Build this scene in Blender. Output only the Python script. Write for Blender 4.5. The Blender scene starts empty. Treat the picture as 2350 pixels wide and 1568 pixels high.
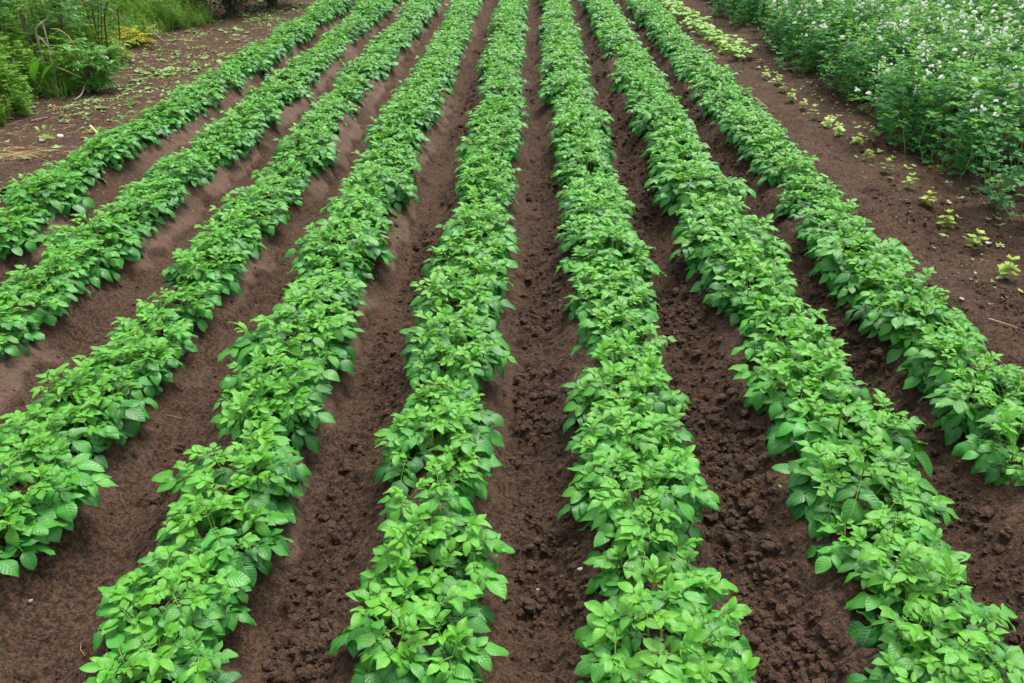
import bpy, math, random
import numpy as np
from mathutils import Vector, Matrix

R = math.radians
rng = np.random.default_rng(7)
scene = bpy.context.scene
COL = scene.collection

# ------------------------------------------------------------------ camera
CAM = np.array([0.0, 0.0, 2.05])
PITCH, YAW = R(30.3), R(1.22)
LENS = 28.0
cam_data = bpy.data.cameras.new('camera')
cam_data.lens = LENS
cam_data.sensor_width = 36.0
cam_data.clip_start = 0.05
cam_data.clip_end = 900.0
cam_data.dof.use_dof = True
cam_data.dof.focus_distance = 2.9
cam_data.dof.aperture_fstop = 11.0
cam = bpy.data.objects.new('camera', cam_data)
cam.location = CAM
cam.rotation_euler = (R(90) - PITCH, 0, YAW)
COL.objects.link(cam)
scene.camera = cam
_cm = np.array(cam.rotation_euler.to_matrix())


def project(p):
    """world point -> fraction of the frame (x right, y down) and depth"""
    q = (np.asarray(p) - CAM) @ _cm
    d = -q[..., 2]
    f = LENS / 36.0
    return 0.5 + f * q[..., 0] / d, 0.5 - f * 1.5 * q[..., 1] / d, d


def spot(px, py, z=0.0):
    """where the sight line through a point of the 2350 x 1568 photo meets height z"""
    f = LENS / 36.0 * 2350
    v = _cm @ np.array([(px - 1175) / f, -(py - 784) / f, -1.0])
    t = (z - CAM[2]) / v[2]
    return CAM[0] + v[0] * t, CAM[1] + v[1] * t


# ------------------------------------------------------------------ noise
def _hash(ix, iy, seed):
    h = (ix.astype(np.int64) * 374761393 + iy.astype(np.int64) * 668265263 + seed * 974634777) & 0xFFFFFFFF
    h = ((h ^ (h >> 13)) * 1274126177) & 0xFFFFFFFF
    h = ((h ^ (h >> 16)) * 2246822519) & 0xFFFFFFFF
    return ((h ^ (h >> 15)) & 0xFFFFFF) / float(0xFFFFFF)


def vnoise(x, y, scale, seed):
    x = np.asarray(x) / scale
    y = np.asarray(y) / scale
    ix, iy = np.floor(x), np.floor(y)
    fx, fy = x - ix, y - iy
    fx = fx * fx * fx * (fx * (fx * 6 - 15) + 10)
    fy = fy * fy * fy * (fy * (fy * 6 - 15) + 10)
    a, b = _hash(ix, iy, seed), _hash(ix + 1, iy, seed)
    c, d = _hash(ix, iy + 1, seed), _hash(ix + 1, iy + 1, seed)
    return (a + (b - a) * fx) * (1 - fy) + (c + (d - c) * fx) * fy - 0.5


def voronoi(x, y, scale, seed):
    """nearest and second nearest distance (in cells) and the nearest cell's random value"""
    x = np.asarray(x) / scale
    y = np.asarray(y) / scale
    ix, iy = np.floor(x), np.floor(y)
    f1 = np.full(x.shape, 9.0)
    f2 = np.full(x.shape, 9.0)
    cid = np.zeros(x.shape)
    for dx in (-1, 0, 1):
        for dy in (-1, 0, 1):
            jx, jy = ix + dx, iy + dy
            d = np.hypot(jx + 0.1 + 0.8 * _hash(jx, jy, seed) - x, jy + 0.1 + 0.8 * _hash(jx, jy, seed + 1) - y)
            r = _hash(jx, jy, seed + 2)
            near = d < f1
            f2 = np.where(near, f1, np.minimum(f2, d))
            cid = np.where(near, r, cid)
            f1 = np.where(near, d, f1)
    return f1, f2, cid


def sstep(a, b, x):
    t = np.clip((x - a) / (b - a), 0, 1)
    return t * t * (3 - 2 * t)


# ------------------------------------------------------------------ mesh builder
class Mesh:
    """collects vertices, faces, a uv per vertex and a tint (three numbers) per vertex"""

    def __init__(self):
        self.v, self.q, self.t, self.uv, self.c, self.n = [], [], [], [], [], 0

    def add(self, v, quads=None, tris=None, uv=None, c=(0.5, 0.5, 0.5)):
        v = np.asarray(v, dtype=np.float64).reshape(-1, 3)
        k = len(v)
        self.v.append(v)
        if quads is not None and len(quads):
            self.q.append(np.asarray(quads, dtype=np.int64) + self.n)
        if tris is not None and len(tris):
            self.t.append(np.asarray(tris, dtype=np.int64) + self.n)
        self.uv.append(np.zeros((k, 2)) if uv is None else uv)
        c = np.asarray(c, dtype=np.float64)
        self.c.append(np.tile(c, (k, 1)) if c.ndim == 1 else c)
        self.n += k

    def merge(self, other, mat=None, dc=None):
        if not other.n:
            return
        v = np.concatenate(other.v)
        if mat is not None:
            v = v @ mat[:3, :3].T + mat[:3, 3]
        c = np.concatenate(other.c)
        if dc is not None:
            c = np.clip(c + np.asarray(dc), 0, 1)
        self.add(v, np.concatenate(other.q) if other.q else None, np.concatenate(other.t) if other.t else None,
                 np.concatenate(other.uv), c)

    def data(self, name, material, smooth=True):
        me = bpy.data.meshes.new(name)
        v = np.concatenate(self.v)
        q = np.concatenate(self.q) if self.q else np.zeros((0, 4), dtype=np.int64)
        t = np.concatenate(self.t) if self.t else np.zeros((0, 3), dtype=np.int64)
        me.vertices.add(len(v))
        me.vertices.foreach_set('co', v.astype(np.float32).ravel())
        loops = np.concatenate([q.ravel(), t.ravel()]).astype(np.int32)
        me.loops.add(len(loops))
        me.loops.foreach_set('vertex_index', loops)
        start = np.concatenate([np.arange(len(q)) * 4, len(q) * 4 + np.arange(len(t)) * 3]).astype(np.int32)
        me.polygons.add(len(start))
        me.polygons.foreach_set('loop_start', start)
        me.polygons.foreach_set('use_smooth', np.full(len(start), smooth))
        me.update(calc_edges=True)
        uv = np.concatenate(self.uv)
        lay = me.uv_layers.new(name='UVMap')
        lay.data.foreach_set('uv', uv[loops].astype(np.float32).ravel())
        c = np.concatenate(self.c)
        at = me.color_attributes.new('tint', 'FLOAT_COLOR', 'POINT')
        at.data.foreach_set('color', np.hstack([c, np.ones((len(c), 1))]).astype(np.float32).ravel())
        me.materials.append(material)
        return me

    def obj(self, name, material, parent=None, smooth=True):
        o = bpy.data.objects.new(name, self.data(name, material, smooth))
        COL.objects.link(o)
        o.parent = parent
        return o


def tag(o, label=None, cat=None, group=None, kind=None):
    if label:
        o['label'] = label
    if cat:
        o['category'] = cat
    if group:
        o['group'] = group
    if kind:
        o['kind'] = kind
    return o


def empty(name, loc, rz=0.0, scale=1.0):
    o = bpy.data.objects.new(name, None)
    o.empty_display_size = 0.1
    o.location = loc
    o.rotation_euler = (0, 0, rz)
    o.scale = (scale,) * 3 if np.isscalar(scale) else scale
    COL.objects.link(o)
    return o


def part(name, me, parent):
    o = bpy.data.objects.new(name, me)
    COL.objects.link(o)
    o.parent = parent
    return o


def copy_tree(o, parent=None):
    c = o.copy()
    COL.objects.link(c)
    c.parent = parent
    for ch in list(o.children):
        copy_tree(ch, c)
    return c


# ------------------------------------------------------------------ materials
def new_mat(name):
    m = bpy.data.materials.new(name)
    m.use_nodes = True
    nt = m.node_tree
    for n in list(nt.nodes):
        nt.nodes.remove(n)
    out = nt.nodes.new('ShaderNodeOutputMaterial')
    return m, nt, out


class NT:
    def __init__(self, nt):
        self.nt = nt

    def link(self, v, sock):
        if isinstance(v, (int, float)):
            sock.default_value = v
        elif isinstance(v, tuple):
            sock.default_value = v if len(v) == len(sock.default_value) else v + (1.0,)
        else:
            self.nt.links.new(v, sock)

    def math(self, op, a, b=None, c=None, clamp=False):
        n = self.nt.nodes.new('ShaderNodeMath')
        n.operation = op
        n.use_clamp = clamp
        for i, v in enumerate((a, b, c)):
            if v is not None:
                self.link(v, n.inputs[i])
        return n.outputs[0]

    def mix(self, f, a, b, blend='MIX'):
        n = self.nt.nodes.new('ShaderNodeMix')
        n.data_type = 'RGBA'
        n.blend_type = blend
        self.link(f, n.inputs[0])
        self.link(a, n.inputs[6])
        self.link(b, n.inputs[7])
        return n.outputs[2]

    def noise(self, vec, scale, detail=3.0, rough=0.55):
        n = self.nt.nodes.new('ShaderNodeTexNoise')
        n.inputs['Scale'].default_value = scale
        n.inputs['Detail'].default_value = detail
        n.inputs['Roughness'].default_value = rough
        if vec is not None:
            self.nt.links.new(vec, n.inputs['Vector'])
        return n.outputs[0]

    def range(self, v, a, b, c=0.0, d=1.0, smooth=True):
        n = self.nt.nodes.new('ShaderNodeMapRange')
        n.interpolation_type = 'SMOOTHSTEP' if smooth else 'LINEAR'
        self.link(v, n.inputs[0])
        for i, x in enumerate((a, b, c, d)):
            self.link(x, n.inputs[i + 1])
        return n.outputs[0]

    def node(self, t):
        return self.nt.nodes.new(t)


def leaf_material(name, old, fresh, young, vein, rough=0.42, trans=0.3, veins=7.0, spec=0.5, bump=0.35, tgain=(1.5, 1.5, 0.6)):
    """leaf: tint.r = random tone of the leaf, tint.g = youth, uv = (across, along)"""
    m, nt, out = new_mat(name)
    g = NT(nt)
    at = g.node('ShaderNodeAttribute')
    at.attribute_name = 'tint'
    sep = g.node('ShaderNodeSeparateColor')
    nt.links.new(at.outputs['Color'], sep.inputs[0])
    uvn = g.node('ShaderNodeUVMap')
    uvn.uv_map = 'UVMap'
    sx = g.node('ShaderNodeSeparateXYZ')
    nt.links.new(uvn.outputs[0], sx.inputs[0])
    across = g.math('ABSOLUTE', g.math('MULTIPLY_ADD', sx.outputs[0], 2.0, -1.0))
    along = sx.outputs[1]
    info = g.node('ShaderNodeObjectInfo')
    tone = g.math('ADD', sep.outputs[0], g.math('MULTIPLY_ADD', info.outputs['Random'], 0.3, -0.15), clamp=True)
    base = g.mix(tone, old, fresh)
    base = g.mix(sep.outputs[1], base, young)
    mid = g.range(across, 0.0, 0.11, 1.0, 0.0)
    ph = g.math('FRACT', g.math('SUBTRACT', g.math('MULTIPLY', along, veins), g.math('MULTIPLY', across, 1.6)))
    tri = g.math('ABSOLUTE', g.math('SUBTRACT', ph, 0.5))
    side = g.math('MULTIPLY', g.range(tri, 0.40, 0.5, 0.0, 1.0), g.range(across, 0.95, 0.5, 0.0, 0.6))
    vmask = g.math('MAXIMUM', mid, side)
    tc = g.node('ShaderNodeTexCoord')
    blotch = g.noise(tc.outputs['Object'], 45.0, 2.0)
    base = g.mix(g.range(blotch, 0.35, 0.7, 0.0, 0.22), base, old)
    colour = g.mix(g.math('MULTIPLY', vmask, 0.40), base, vein)
    p = g.node('ShaderNodeBsdfPrincipled')
    nt.links.new(colour, p.inputs['Base Color'])
    p.inputs['Roughness'].default_value = rough
    p.inputs['Specular IOR Level'].default_value = spec
    if bump:
        b = g.node('ShaderNodeBump')
        b.inputs['Strength'].default_value = bump
        b.inputs['Distance'].default_value = 0.004
        hgt = g.math('SUBTRACT', g.math('MULTIPLY', g.math('SUBTRACT', 0.5, tri), 0.9), g.math('MULTIPLY', mid, 0.8))
        nt.links.new(hgt, b.inputs['Height'])
        nt.links.new(b.outputs[0], p.inputs['Normal'])
    tr = g.node('ShaderNodeBsdfTranslucent')
    tcol = g.mix(1.0, colour, tuple(tgain), 'MULTIPLY')
    nt.links.new(tcol, tr.inputs['Color'])
    mx = g.node('ShaderNodeMixShader')
    mx.inputs[0].default_value = trans
    nt.links.new(p.outputs[0], mx.inputs[1])
    nt.links.new(tr.outputs[0], mx.inputs[2])
    nt.links.new(mx.outputs[0], out.inputs[0])
    return m


def plain_material(name, a, b, rough=0.7, scale=30.0, spec=0.3, bump=0.0, tintmix=None):
    m, nt, out = new_mat(name)
    g = NT(nt)
    tc = g.node('ShaderNodeTexCoord')
    n = g.noise(tc.outputs['Object'], scale, 4.0)
    c = g.mix(g.range(n, 0.3, 0.7), a, b)
    if tintmix:
        at = g.node('ShaderNodeAttribute')
        at.attribute_name = 'tint'
        sep = g.node('ShaderNodeSeparateColor')
        nt.links.new(at.outputs['Color'], sep.inputs[0])
        c = g.mix(sep.outputs[0], c, tintmix)
    p = g.node('ShaderNodeBsdfPrincipled')
    nt.links.new(c, p.inputs['Base Color'])
    p.inputs['Roughness'].default_value = rough
    p.inputs['Specular IOR Level'].default_value = spec
    if bump:
        b_ = g.node('ShaderNodeBump')
        b_.inputs['Strength'].default_value = bump
        b_.inputs['Distance'].default_value = 0.01
        nt.links.new(n, b_.inputs['Height'])
        nt.links.new(b_.outputs[0], p.inputs['Normal'])
    nt.links.new(p.outputs[0], out.inputs[0])
    return m


def soil_material(name):
    """soil: tint.r = dry crust, tint.g = loose crumbly, tint.b = random tone of a clod"""
    m, nt, out = new_mat(name)
    g = NT(nt)
    at = g.node('ShaderNodeAttribute')
    at.attribute_name = 'tint'
    sep = g.node('ShaderNodeSeparateColor')
    nt.links.new(at.outputs['Color'], sep.inputs[0])
    geo = g.node('ShaderNodeNewGeometry')
    pos = geo.outputs['Position']
    big = g.noise(pos, 2.2, 4.0)
    fine = g.noise(pos, 55.0, 5.0, 0.65)
    grit = g.noise(pos, 240.0, 3.0, 0.7)
    c = g.mix(g.range(big, 0.35, 0.68), (0.047, 0.0272, 0.0168), (0.098, 0.0580, 0.0370))
    c = g.mix(g.range(fine, 0.40, 0.62, 0.0, 0.85), c, (0.162, 0.099, 0.064))
    mid = g.noise(pos, 110.0, 4.0, 0.7)
    c = g.mix(g.range(mid, 0.50, 0.36, 0.0, 0.65), c, (0.033, 0.0195, 0.0130))
    c = g.mix(g.math('MULTIPLY', sep.outputs[1], 0.55), c, (0.048, 0.0285, 0.0182))
    c = g.mix(g.math('MULTIPLY', sep.outputs[0], g.range(fine, 0.25, 0.6, 0.55, 1.0)), c, (0.200, 0.130, 0.092))
    c = g.mix(g.range(sep.outputs[2], 0.4, 1.0, 0.0, 0.6), c, (0.138, 0.085, 0.058))
    c = g.mix(g.range(grit, 0.64, 0.74, 0.0, 0.6), c, (0.25, 0.175, 0.135))
    p = g.node('ShaderNodeBsdfPrincipled')
    nt.links.new(c, p.inputs['Base Color'])
    p.inputs['Roughness'].default_value = 0.92
    p.inputs['Specular IOR Level'].default_value = 0.18
    h = g.math('ADD', g.math('ADD', fine, g.math('MULTIPLY', mid, 0.8)), g.math('MULTIPLY', grit, 0.35))
    b = g.node('ShaderNodeBump')
    b.inputs['Strength'].default_value = 0.9
    b.inputs['Distance'].default_value = 0.022
    nt.links.new(h, b.inputs['Height'])
    nt.links.new(b.outputs[0], p.inputs['Normal'])
    nt.links.new(p.outputs[0], out.inputs[0])
    return m


M_POTATO = leaf_material('potato leaf', (0.018, 0.130, 0.024), (0.068, 0.355, 0.042), (0.135, 0.425, 0.014), (0.22, 0.47, 0.10),
                         rough=0.42, trans=0.28, spec=0.48)
M_STEM = plain_material('potato stem', (0.12, 0.24, 0.035), (0.17, 0.30, 0.05), rough=0.5, scale=20)
M_SOIL = soil_material('soil')

# ------------------------------------------------------------------ soil
PITCH_ROW = 0.75
ROW_X = [-3.351 + PITCH_ROW * i for i in range(8)]
X5 = ROW_X[4]


def row_shift(i, y):
    """slow wander of a row about its straight line"""
    return 0.022 * math.sin(0.75 * y + i * 2.1) + 0.016 * math.sin(1.9 * y + i * 1.3)


SLAB = spot(1125, 1140, 0.12)


def ground_parts(x, y):
    x = np.asarray(x, dtype=np.float64)
    y = np.asarray(y, dtype=np.float64)
    wob = 0.028 * np.sin(0.75 * y + 0.6 * x) + vnoise(x, y, 0.45, 31) * 0.05
    ph = ((x + wob - X5) / PITCH_ROW)
    k = np.floor(ph + 0.5)               # row number relative to the fifth
    d = (ph - k) * PITCH_ROW             # metres right of the ridge crest
    inside = sstep(-3.95, -3.60, x) * (1 - sstep(2.10, 2.42, x))
    ridge = np.cos(2 * np.pi * d / PITCH_ROW)
    ridge = np.where(ridge > 0, ridge ** 0.8 if False else np.sign(ridge) * np.abs(ridge) ** 0.75, -np.abs(ridge) ** 1.1)
    z = inside * 0.118 * ridge + (1 - inside) * 0.035
    left = 1 - sstep(-1.4, 0.3, x)       # the rows on the left keep a crusted shoulder
    edge = d + vnoise(x, y, 0.16, 5) * 0.09 + vnoise(x, y, 0.05, 6) * 0.035
    crust = inside * sstep(0.10, 0.16, edge) * (1 - sstep(0.252, 0.260, edge)) * (0.30 + 0.70 * left)
    crust *= sstep(-0.30, 0.05, vnoise(x, y, 0.6, 8))
    crust = np.maximum(crust, inside * sstep(0.0, 0.05, edge) * (1 - sstep(0.20, 0.22, edge)) * (1 - sstep(0.17, 0.20, np.hypot((y - SLAB[1]), (x - SLAB[0]) * 0.8))))
    z = z + crust * 0.034
    # loose clods in the furrows: mostly their right half, stronger to the right
    frac = d / PITCH_ROW                 # -0.5 .. 0.5
    furrow = np.where(frac < 0, sstep(-0.17, -0.27, frac), sstep(0.40, 0.47, frac))
    furrow = np.where(frac < 0, 1 - sstep(-0.27, -0.17, frac), furrow)
    strength = 0.15 + 0.55 * sstep(-1.7, -0.6, x) + 0.45 * sstep(0.2, 1.4, x)
    loose = inside * furrow * strength * (0.45 + 0.8 * sstep(-0.25, 0.25, vnoise(x, y, 0.5, 12)))
    right = sstep(2.3, 2.6, x)
    loose = loose + right * 0.5 * (0.4 + 0.9 * sstep(-0.2, 0.3, vnoise(x, y, 0.4, 14)))
    loose = np.clip(loose, 0, 1)
    return z, crust, loose, inside


def ground(x, y, detail=True):
    z, crust, loose, inside = ground_parts(x, y)
    z = z + vnoise(x, y, 0.9, 1) * 0.04 + vnoise(x, y, 0.28, 2) * 0.022
    if detail:
        z = z + vnoise(x, y, 0.12, 3) * 0.022 + vnoise(x, y, 0.055, 4) * 0.020 + vnoise(x, y, 0.024, 9) * 0.009
        z = z - np.clip(vnoise(x, y, 0.055, 15) - 0.25, 0, 1) * 0.060 * (1 - loose)
        for sc, seed, amp in ((0.10, 40, 0.036), (0.050, 50, 0.030), (0.027, 60, 0.018)):
            f1, f2, cid = voronoi(x + vnoise(x, y, sc, seed + 7) * sc * 0.6, y + vnoise(x, y, sc, seed + 8) * sc * 0.6, sc, seed)
            bump = (0.45 * np.sqrt(np.clip(1 - (f1 / 0.58) ** 2, 0, 1)) + 0.55 * sstep(0.0, 0.30, f2 - f1)) * np.where(cid > 0.40, cid, 0.10)
            z = z + bump * amp * (0.10 + 0.90 * loose)
        f1, f2, cid = voronoi(x + vnoise(x, y, 0.06, 71) * 0.05, y + vnoise(x, y, 0.06, 72) * 0.05, 0.13, 70)
        z = z - (1 - sstep(0.0, 0.08, f2 - f1)) * 0.010 * (0.2 + crust) * (1 - loose)
    bank = sstep(-5.0, -7.5, x) if False else 1 - sstep(-7.5, -5.0, x)
    return z + bank * 0.35


def ground1(x, y):
    return float(ground(np.array([x]), np.array([y]))[0])


def build_ground():
    xs = np.concatenate([[-300, -120, -60, -30, -18, -13, -10.5, -9, -8], np.arange(-7.4, -4.2, 0.04), np.arange(-4.2, 3.6, 0.009),
                         np.arange(3.6, 5.0, 0.04), [5.3, 6, 7, 8.5, 10, 12, 16, 30, 60, 120, 300]])
    ys = [0.7]
    while ys[-1] < 18.5:
        ys.append(ys[-1] + max(0.008, 0.0032 * ys[-1]))
    ys = np.concatenate([[-300, -100, -40, -15, -6, -2, -0.5, 0.2], ys, [19, 20, 21.5, 23, 26, 30, 45, 80, 150, 320]])
    X, Y = np.meshgrid(xs, ys)
    Z = np.empty_like(X)
    Cc = np.zeros(X.shape + (3,))
    for a in range(0, len(ys), 60):
        s = slice(a, a + 60)
        Z[s] = ground(X[s], Y[s])
        _, cr, lo, _ = ground_parts(X[s], Y[s])
        Cc[s, :, 0], Cc[s, :, 1] = cr, lo
    nx, ny = len(xs), len(ys)
    i = np.arange(nx - 1)[None, :] + np.arange(ny - 1)[:, None] * nx
    quads = np.stack([i, i + 1, i + 1 + nx, i + nx], -1).reshape(-1, 4)
    b = Mesh()
    b.add(np.stack([X, Y, Z], -1).reshape(-1, 3), quads, c=Cc.reshape(-1, 3))
    tag(b.obj('ground', M_SOIL), kind='structure')


build_ground()


def lump(r, seed, flat=0.75, levels=2, rough=0.16):
    """a rough clod: subdivided octahedron pushed in and out"""
    g = np.random.default_rng(seed)
    v = [(1, 0, 0), (-1, 0, 0), (0, 1, 0), (0, -1, 0), (0, 0, 1), (0, 0, -1)]
    f = [(0, 2, 4), (2, 1, 4), (1, 3, 4), (3, 0, 4), (2, 0, 5), (1, 2, 5), (3, 1, 5), (0, 3, 5)]
    v = [np.array(p, float) for p in v]
    for _ in range(levels):
        mid, nf = {}, []

        def mp(a, b):
            k = (min(a, b), max(a, b))
            if k not in mid:
                p = v[a] + v[b]
                v.append(p / np.linalg.norm(p))
                mid[k] = len(v) - 1
            return mid[k]
        for a, b_, c in f:
            ab, bc, ca = mp(a, b_), mp(b_, c), mp(c, a)
            nf += [(a, ab, ca), (b_, bc, ab), (c, ca, bc), (ab, bc, ca)]
        f = nf
    v = np.array(v)
    n = np.zeros(len(v))
    for k in range(5):
        d = g.normal(size=3)
        n += np.sin(v @ d * (1.5 + k) + g.uniform(0, 6)) * rough / (1 + 0.4 * k)
    v = v * (1 + n)[:, None] * r * np.array([g.uniform(0.8, 1.3), g.uniform(0.8, 1.2), flat])
    return v, np.array(f)


def build_clods():
    protos = [lump(1.0, 200 + i, rough=0.24) for i in range(14)]
    small = [lump(1.0, 250 + i, levels=1, rough=0.28) for i in range(14)]
    b = Mesh()
    g = np.random.default_rng(11)
    N = 150000
    y = np.exp(g.uniform(math.log(1.25), math.log(13.0), N))
    x = g.uniform(-3.5, 4.2, N)
    u, vv, d = project(np.stack([x, y, np.zeros(N)], -1))
    keep = (u > -0.03) & (u < 1.03) & (vv < 1.05)
    x, y = x[keep], y[keep]
    _, cr, lo, ins = ground_parts(x, y)
    keep = g.uniform(0, 1, len(x)) < lo ** 1.25 * 0.95 + 0.09
    x, y, lo = x[keep], y[keep], lo[keep]
    z = ground(x, y)
    for px, py, pz, l in zip(x, y, z, lo):
        r = 0.0030 + 0.0050 * g.exponential() * (0.35 + 1.0 * l)
        r = min(r, 0.024)
        if r < 0.0016 * py:
            continue
        v, f = (protos if r > 0.010 else small)[g.integers(14)]
        a = g.uniform(0, 6.28)
        rot = np.array([[math.cos(a), -math.sin(a), 0], [math.sin(a), math.cos(a), 0], [0, 0, 1]])
        b.add(v @ rot.T * r + (px, py, pz + r * g.uniform(-0.25, 0.25)), tris=f, c=(0.0, l * 0.2, g.uniform(0, 1)))
    tag(b.obj('soil_clods', M_SOIL, smooth=False), 'loose dark brown crumbs of soil scattered along the furrows', 'soil clods', kind='stuff')


build_clods()


# ------------------------------------------------------------------ leaves and stalks
def unit(v):
    v = np.asarray(v, dtype=np.float64)
    return v / (np.linalg.norm(v) + 1e-12)


def rot_about(v, axis, a):
    axis = unit(axis)
    return v * math.cos(a) + np.cross(axis, v) * math.sin(a) + axis * np.dot(axis, v) * (1 - math.cos(a))


_grid_cache = {}


def _grid(nt, nu):
    if (nt, nu) not in _grid_cache:
        i = np.arange(nu - 1)[None, :] + np.arange(nt - 1)[:, None] * nu
        _grid_cache[(nt, nu)] = np.stack([i, i + 1, i + 1 + nu, i + nu], -1).reshape(-1, 4)
    return _grid_cache[(nt, nu)]


def leaf(b, o, T, N, L, W, fold=0.3, arch=0.8, curl=0.3, wave=0.05, tint=(0.5, 0, 0), g=rng, p1=0.56, p2=0.90, nt=7, nu=5):
    """one leaf blade from o along T with upper side N"""
    T = unit(T)
    S = unit(np.cross(N, T))
    N = np.cross(T, S)
    t = np.linspace(0, 1, nt)
    u = np.array([-1, 0, 1.0]) if nu == 3 else np.array([-1, -0.52, 0, 0.52, 1.0])
    tm = p1 / (p1 + p2)
    w = W / 2 * (t ** p1) * ((1 - t) ** p2) / (tm ** p1 * (1 - tm) ** p2)
    ang = arch * (t - 0.25)
    dt = L / (nt - 1)
    cx = np.concatenate([[0], np.cumsum(np.cos((ang[1:] + ang[:-1]) / 2) * dt)])
    cz = -np.concatenate([[0], np.cumsum(np.sin((ang[1:] + ang[:-1]) / 2) * dt)])
    U = u[None, :]
    y = U * w[:, None] * math.cos(fold)
    up = np.abs(U) * w[:, None] * math.sin(fold) - curl * U ** 2 * w[:, None]
    ph = g.uniform(0, 6.28)
    up = up + wave * W * np.sin(t[:, None] * 9 + ph + U * 1.3) * U ** 2
    ca, sa = np.cos(ang)[:, None], np.sin(ang)[:, None]
    px = cx[:, None] + up * sa
    pz = cz[:, None] + up * ca
    P = o + px[..., None] * T + y[..., None] * S + pz[..., None] * N
    uv = np.stack([np.broadcast_to(U * 0.5 + 0.5, y.shape), np.broadcast_to(t[:, None], y.shape)], -1).reshape(-1, 2)
    b.add(P.reshape(-1, 3), _grid(nt, nu), uv=uv, c=tint)


def tube(b, pts, r0, r1, sides=5, tint=(0.0, 0, 0)):
    pts = np.asarray(pts)
    n = len(pts)
    d = np.gradient(pts, axis=0)
    d /= np.linalg.norm(d, axis=1)[:, None] + 1e-12
    ref = np.array([0.31, 0.17, 0.93]) if abs(d[0][2]) < 0.9 else np.array([0.9, 0.3, 0.1])
    s = np.cross(d, ref)
    s /= np.linalg.norm(s, axis=1)[:, None] + 1e-12
    q = np.cross(d, s)
    r = np.linspace(r0, r1, n)
    a = np.arange(sides) * 2 * np.pi / sides
    P = pts[:, None, :] + r[:, None, None] * (np.cos(a)[None, :, None] * s[:, None, :] + np.sin(a)[None, :, None] * q[:, None, :])
    i = np.arange(n - 1)[:, None] * sides + np.arange(sides)[None, :]
    j = np.arange(n - 1)[:, None] * sides + (np.arange(sides)[None, :] + 1) % sides
    quads = np.stack([i, j, j + sides, i + sides], -1).reshape(-1, 4)
    b.add(P.reshape(-1, 3), quads, c=tint)


def arc(o, d, up_bend, length, n=6):
    """points from o in direction d, turning toward (positive) or away from the zenith"""
    p, pts = np.array(o, float), [np.array(o, float)]
    d = unit(d)
    st = length / (n - 1)
    for _ in range(n - 1):
        p = p + d * st
        pts.append(p.copy())
        d = unit(d + np.array([0, 0, up_bend * st / max(length, 1e-6)]))
    return np.array(pts), d


# ------------------------------------------------------------------ potato plants
def potato_leaf(bl, by, bs, o, az, elev, length, size, youth, g, lod):
    nt, nu = (7, 5) if lod else (4, 3)
    d0 = np.array([math.cos(az) * math.cos(elev), math.sin(az) * math.cos(elev), math.sin(elev)])
    pts, dend = arc(o, d0, -g.uniform(0.5, 1.15) * (1 - 0.4 * youth), length, 7)
    if lod:
        tube(bs, pts, 0.0022 - 0.0008 * youth, 0.0011, 4)
    b = by if youth > 0.5 else bl
    tone = g.uniform(0.0, 1.0)

    def at(s):
        k = s * 6
        i = min(int(k), 5)
        f = k - i
        return pts[i] * (1 - f) + pts[i + 1] * f, unit(pts[i + 1] - pts[i])

    def blade(p, T, N, L, narrow=1.0):
        W = L * g.uniform(0.55, 0.74) * narrow * (1 - 0.12 * youth)
        leaf(b, p, T, N, L, W, fold=g.uniform(0.12, 0.40) + 0.35 * youth, arch=g.uniform(0.3, 1.4) * (1 - 0.5 * youth),
             curl=g.uniform(0.05, 0.5), wave=g.uniform(0.03, 0.11),
             tint=(np.clip(tone + g.uniform(-0.18, 0.18), 0, 1), np.clip(youth + g.uniform(-0.06, 0.06), 0, 1), 0), g=g, nt=nt, nu=nu)

    def normal(T):
        n = np.array([0, 0, 1.0]) - 0.0 * T
        n = unit(n - np.dot(n, T) * T)
        return unit(n + g.normal(size=3) * 0.20)

    p, T = at(1.0)
    T = unit(T + np.array([0, 0, g.uniform(-0.65, 0.05)]))
    blade(p, T, normal(T), size * g.uniform(0.95, 1.15), 1.05)
    for s, k in ((0.80, 0.86), (0.56, 0.74), (0.36, 0.52)):
        if k < 0.6 and g.uniform() < 0.35:
            continue
        for side in (-1, 1):
            p, T = at(s + g.uniform(-0.04, 0.04))
            S = unit(np.cross(np.array([0, 0, 1.0]), T)) * side
            a = g.uniform(0.85, 1.30) - 0.25 * youth
            D = unit(math.cos(a) * T + math.sin(a) * S + np.array([0, 0, g.uniform(-0.6, 0.15) + 0.3 * youth]))
            L = size * k * g.uniform(0.86, 1.12)
            q = p + D * 0.006
            blade(q, D, normal(D), L)
        if lod and youth < 0.6:
            for side in (-1, 1):
                p, T = at(s - 0.11)
                S = unit(np.cross(np.array([0, 0, 1.0]), T)) * side
                D = unit(0.5 * T + S + np.array([0, 0, 0.1]))
                blade(p, D, normal(D), size * g.uniform(0.16, 0.26), 1.1)


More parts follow.
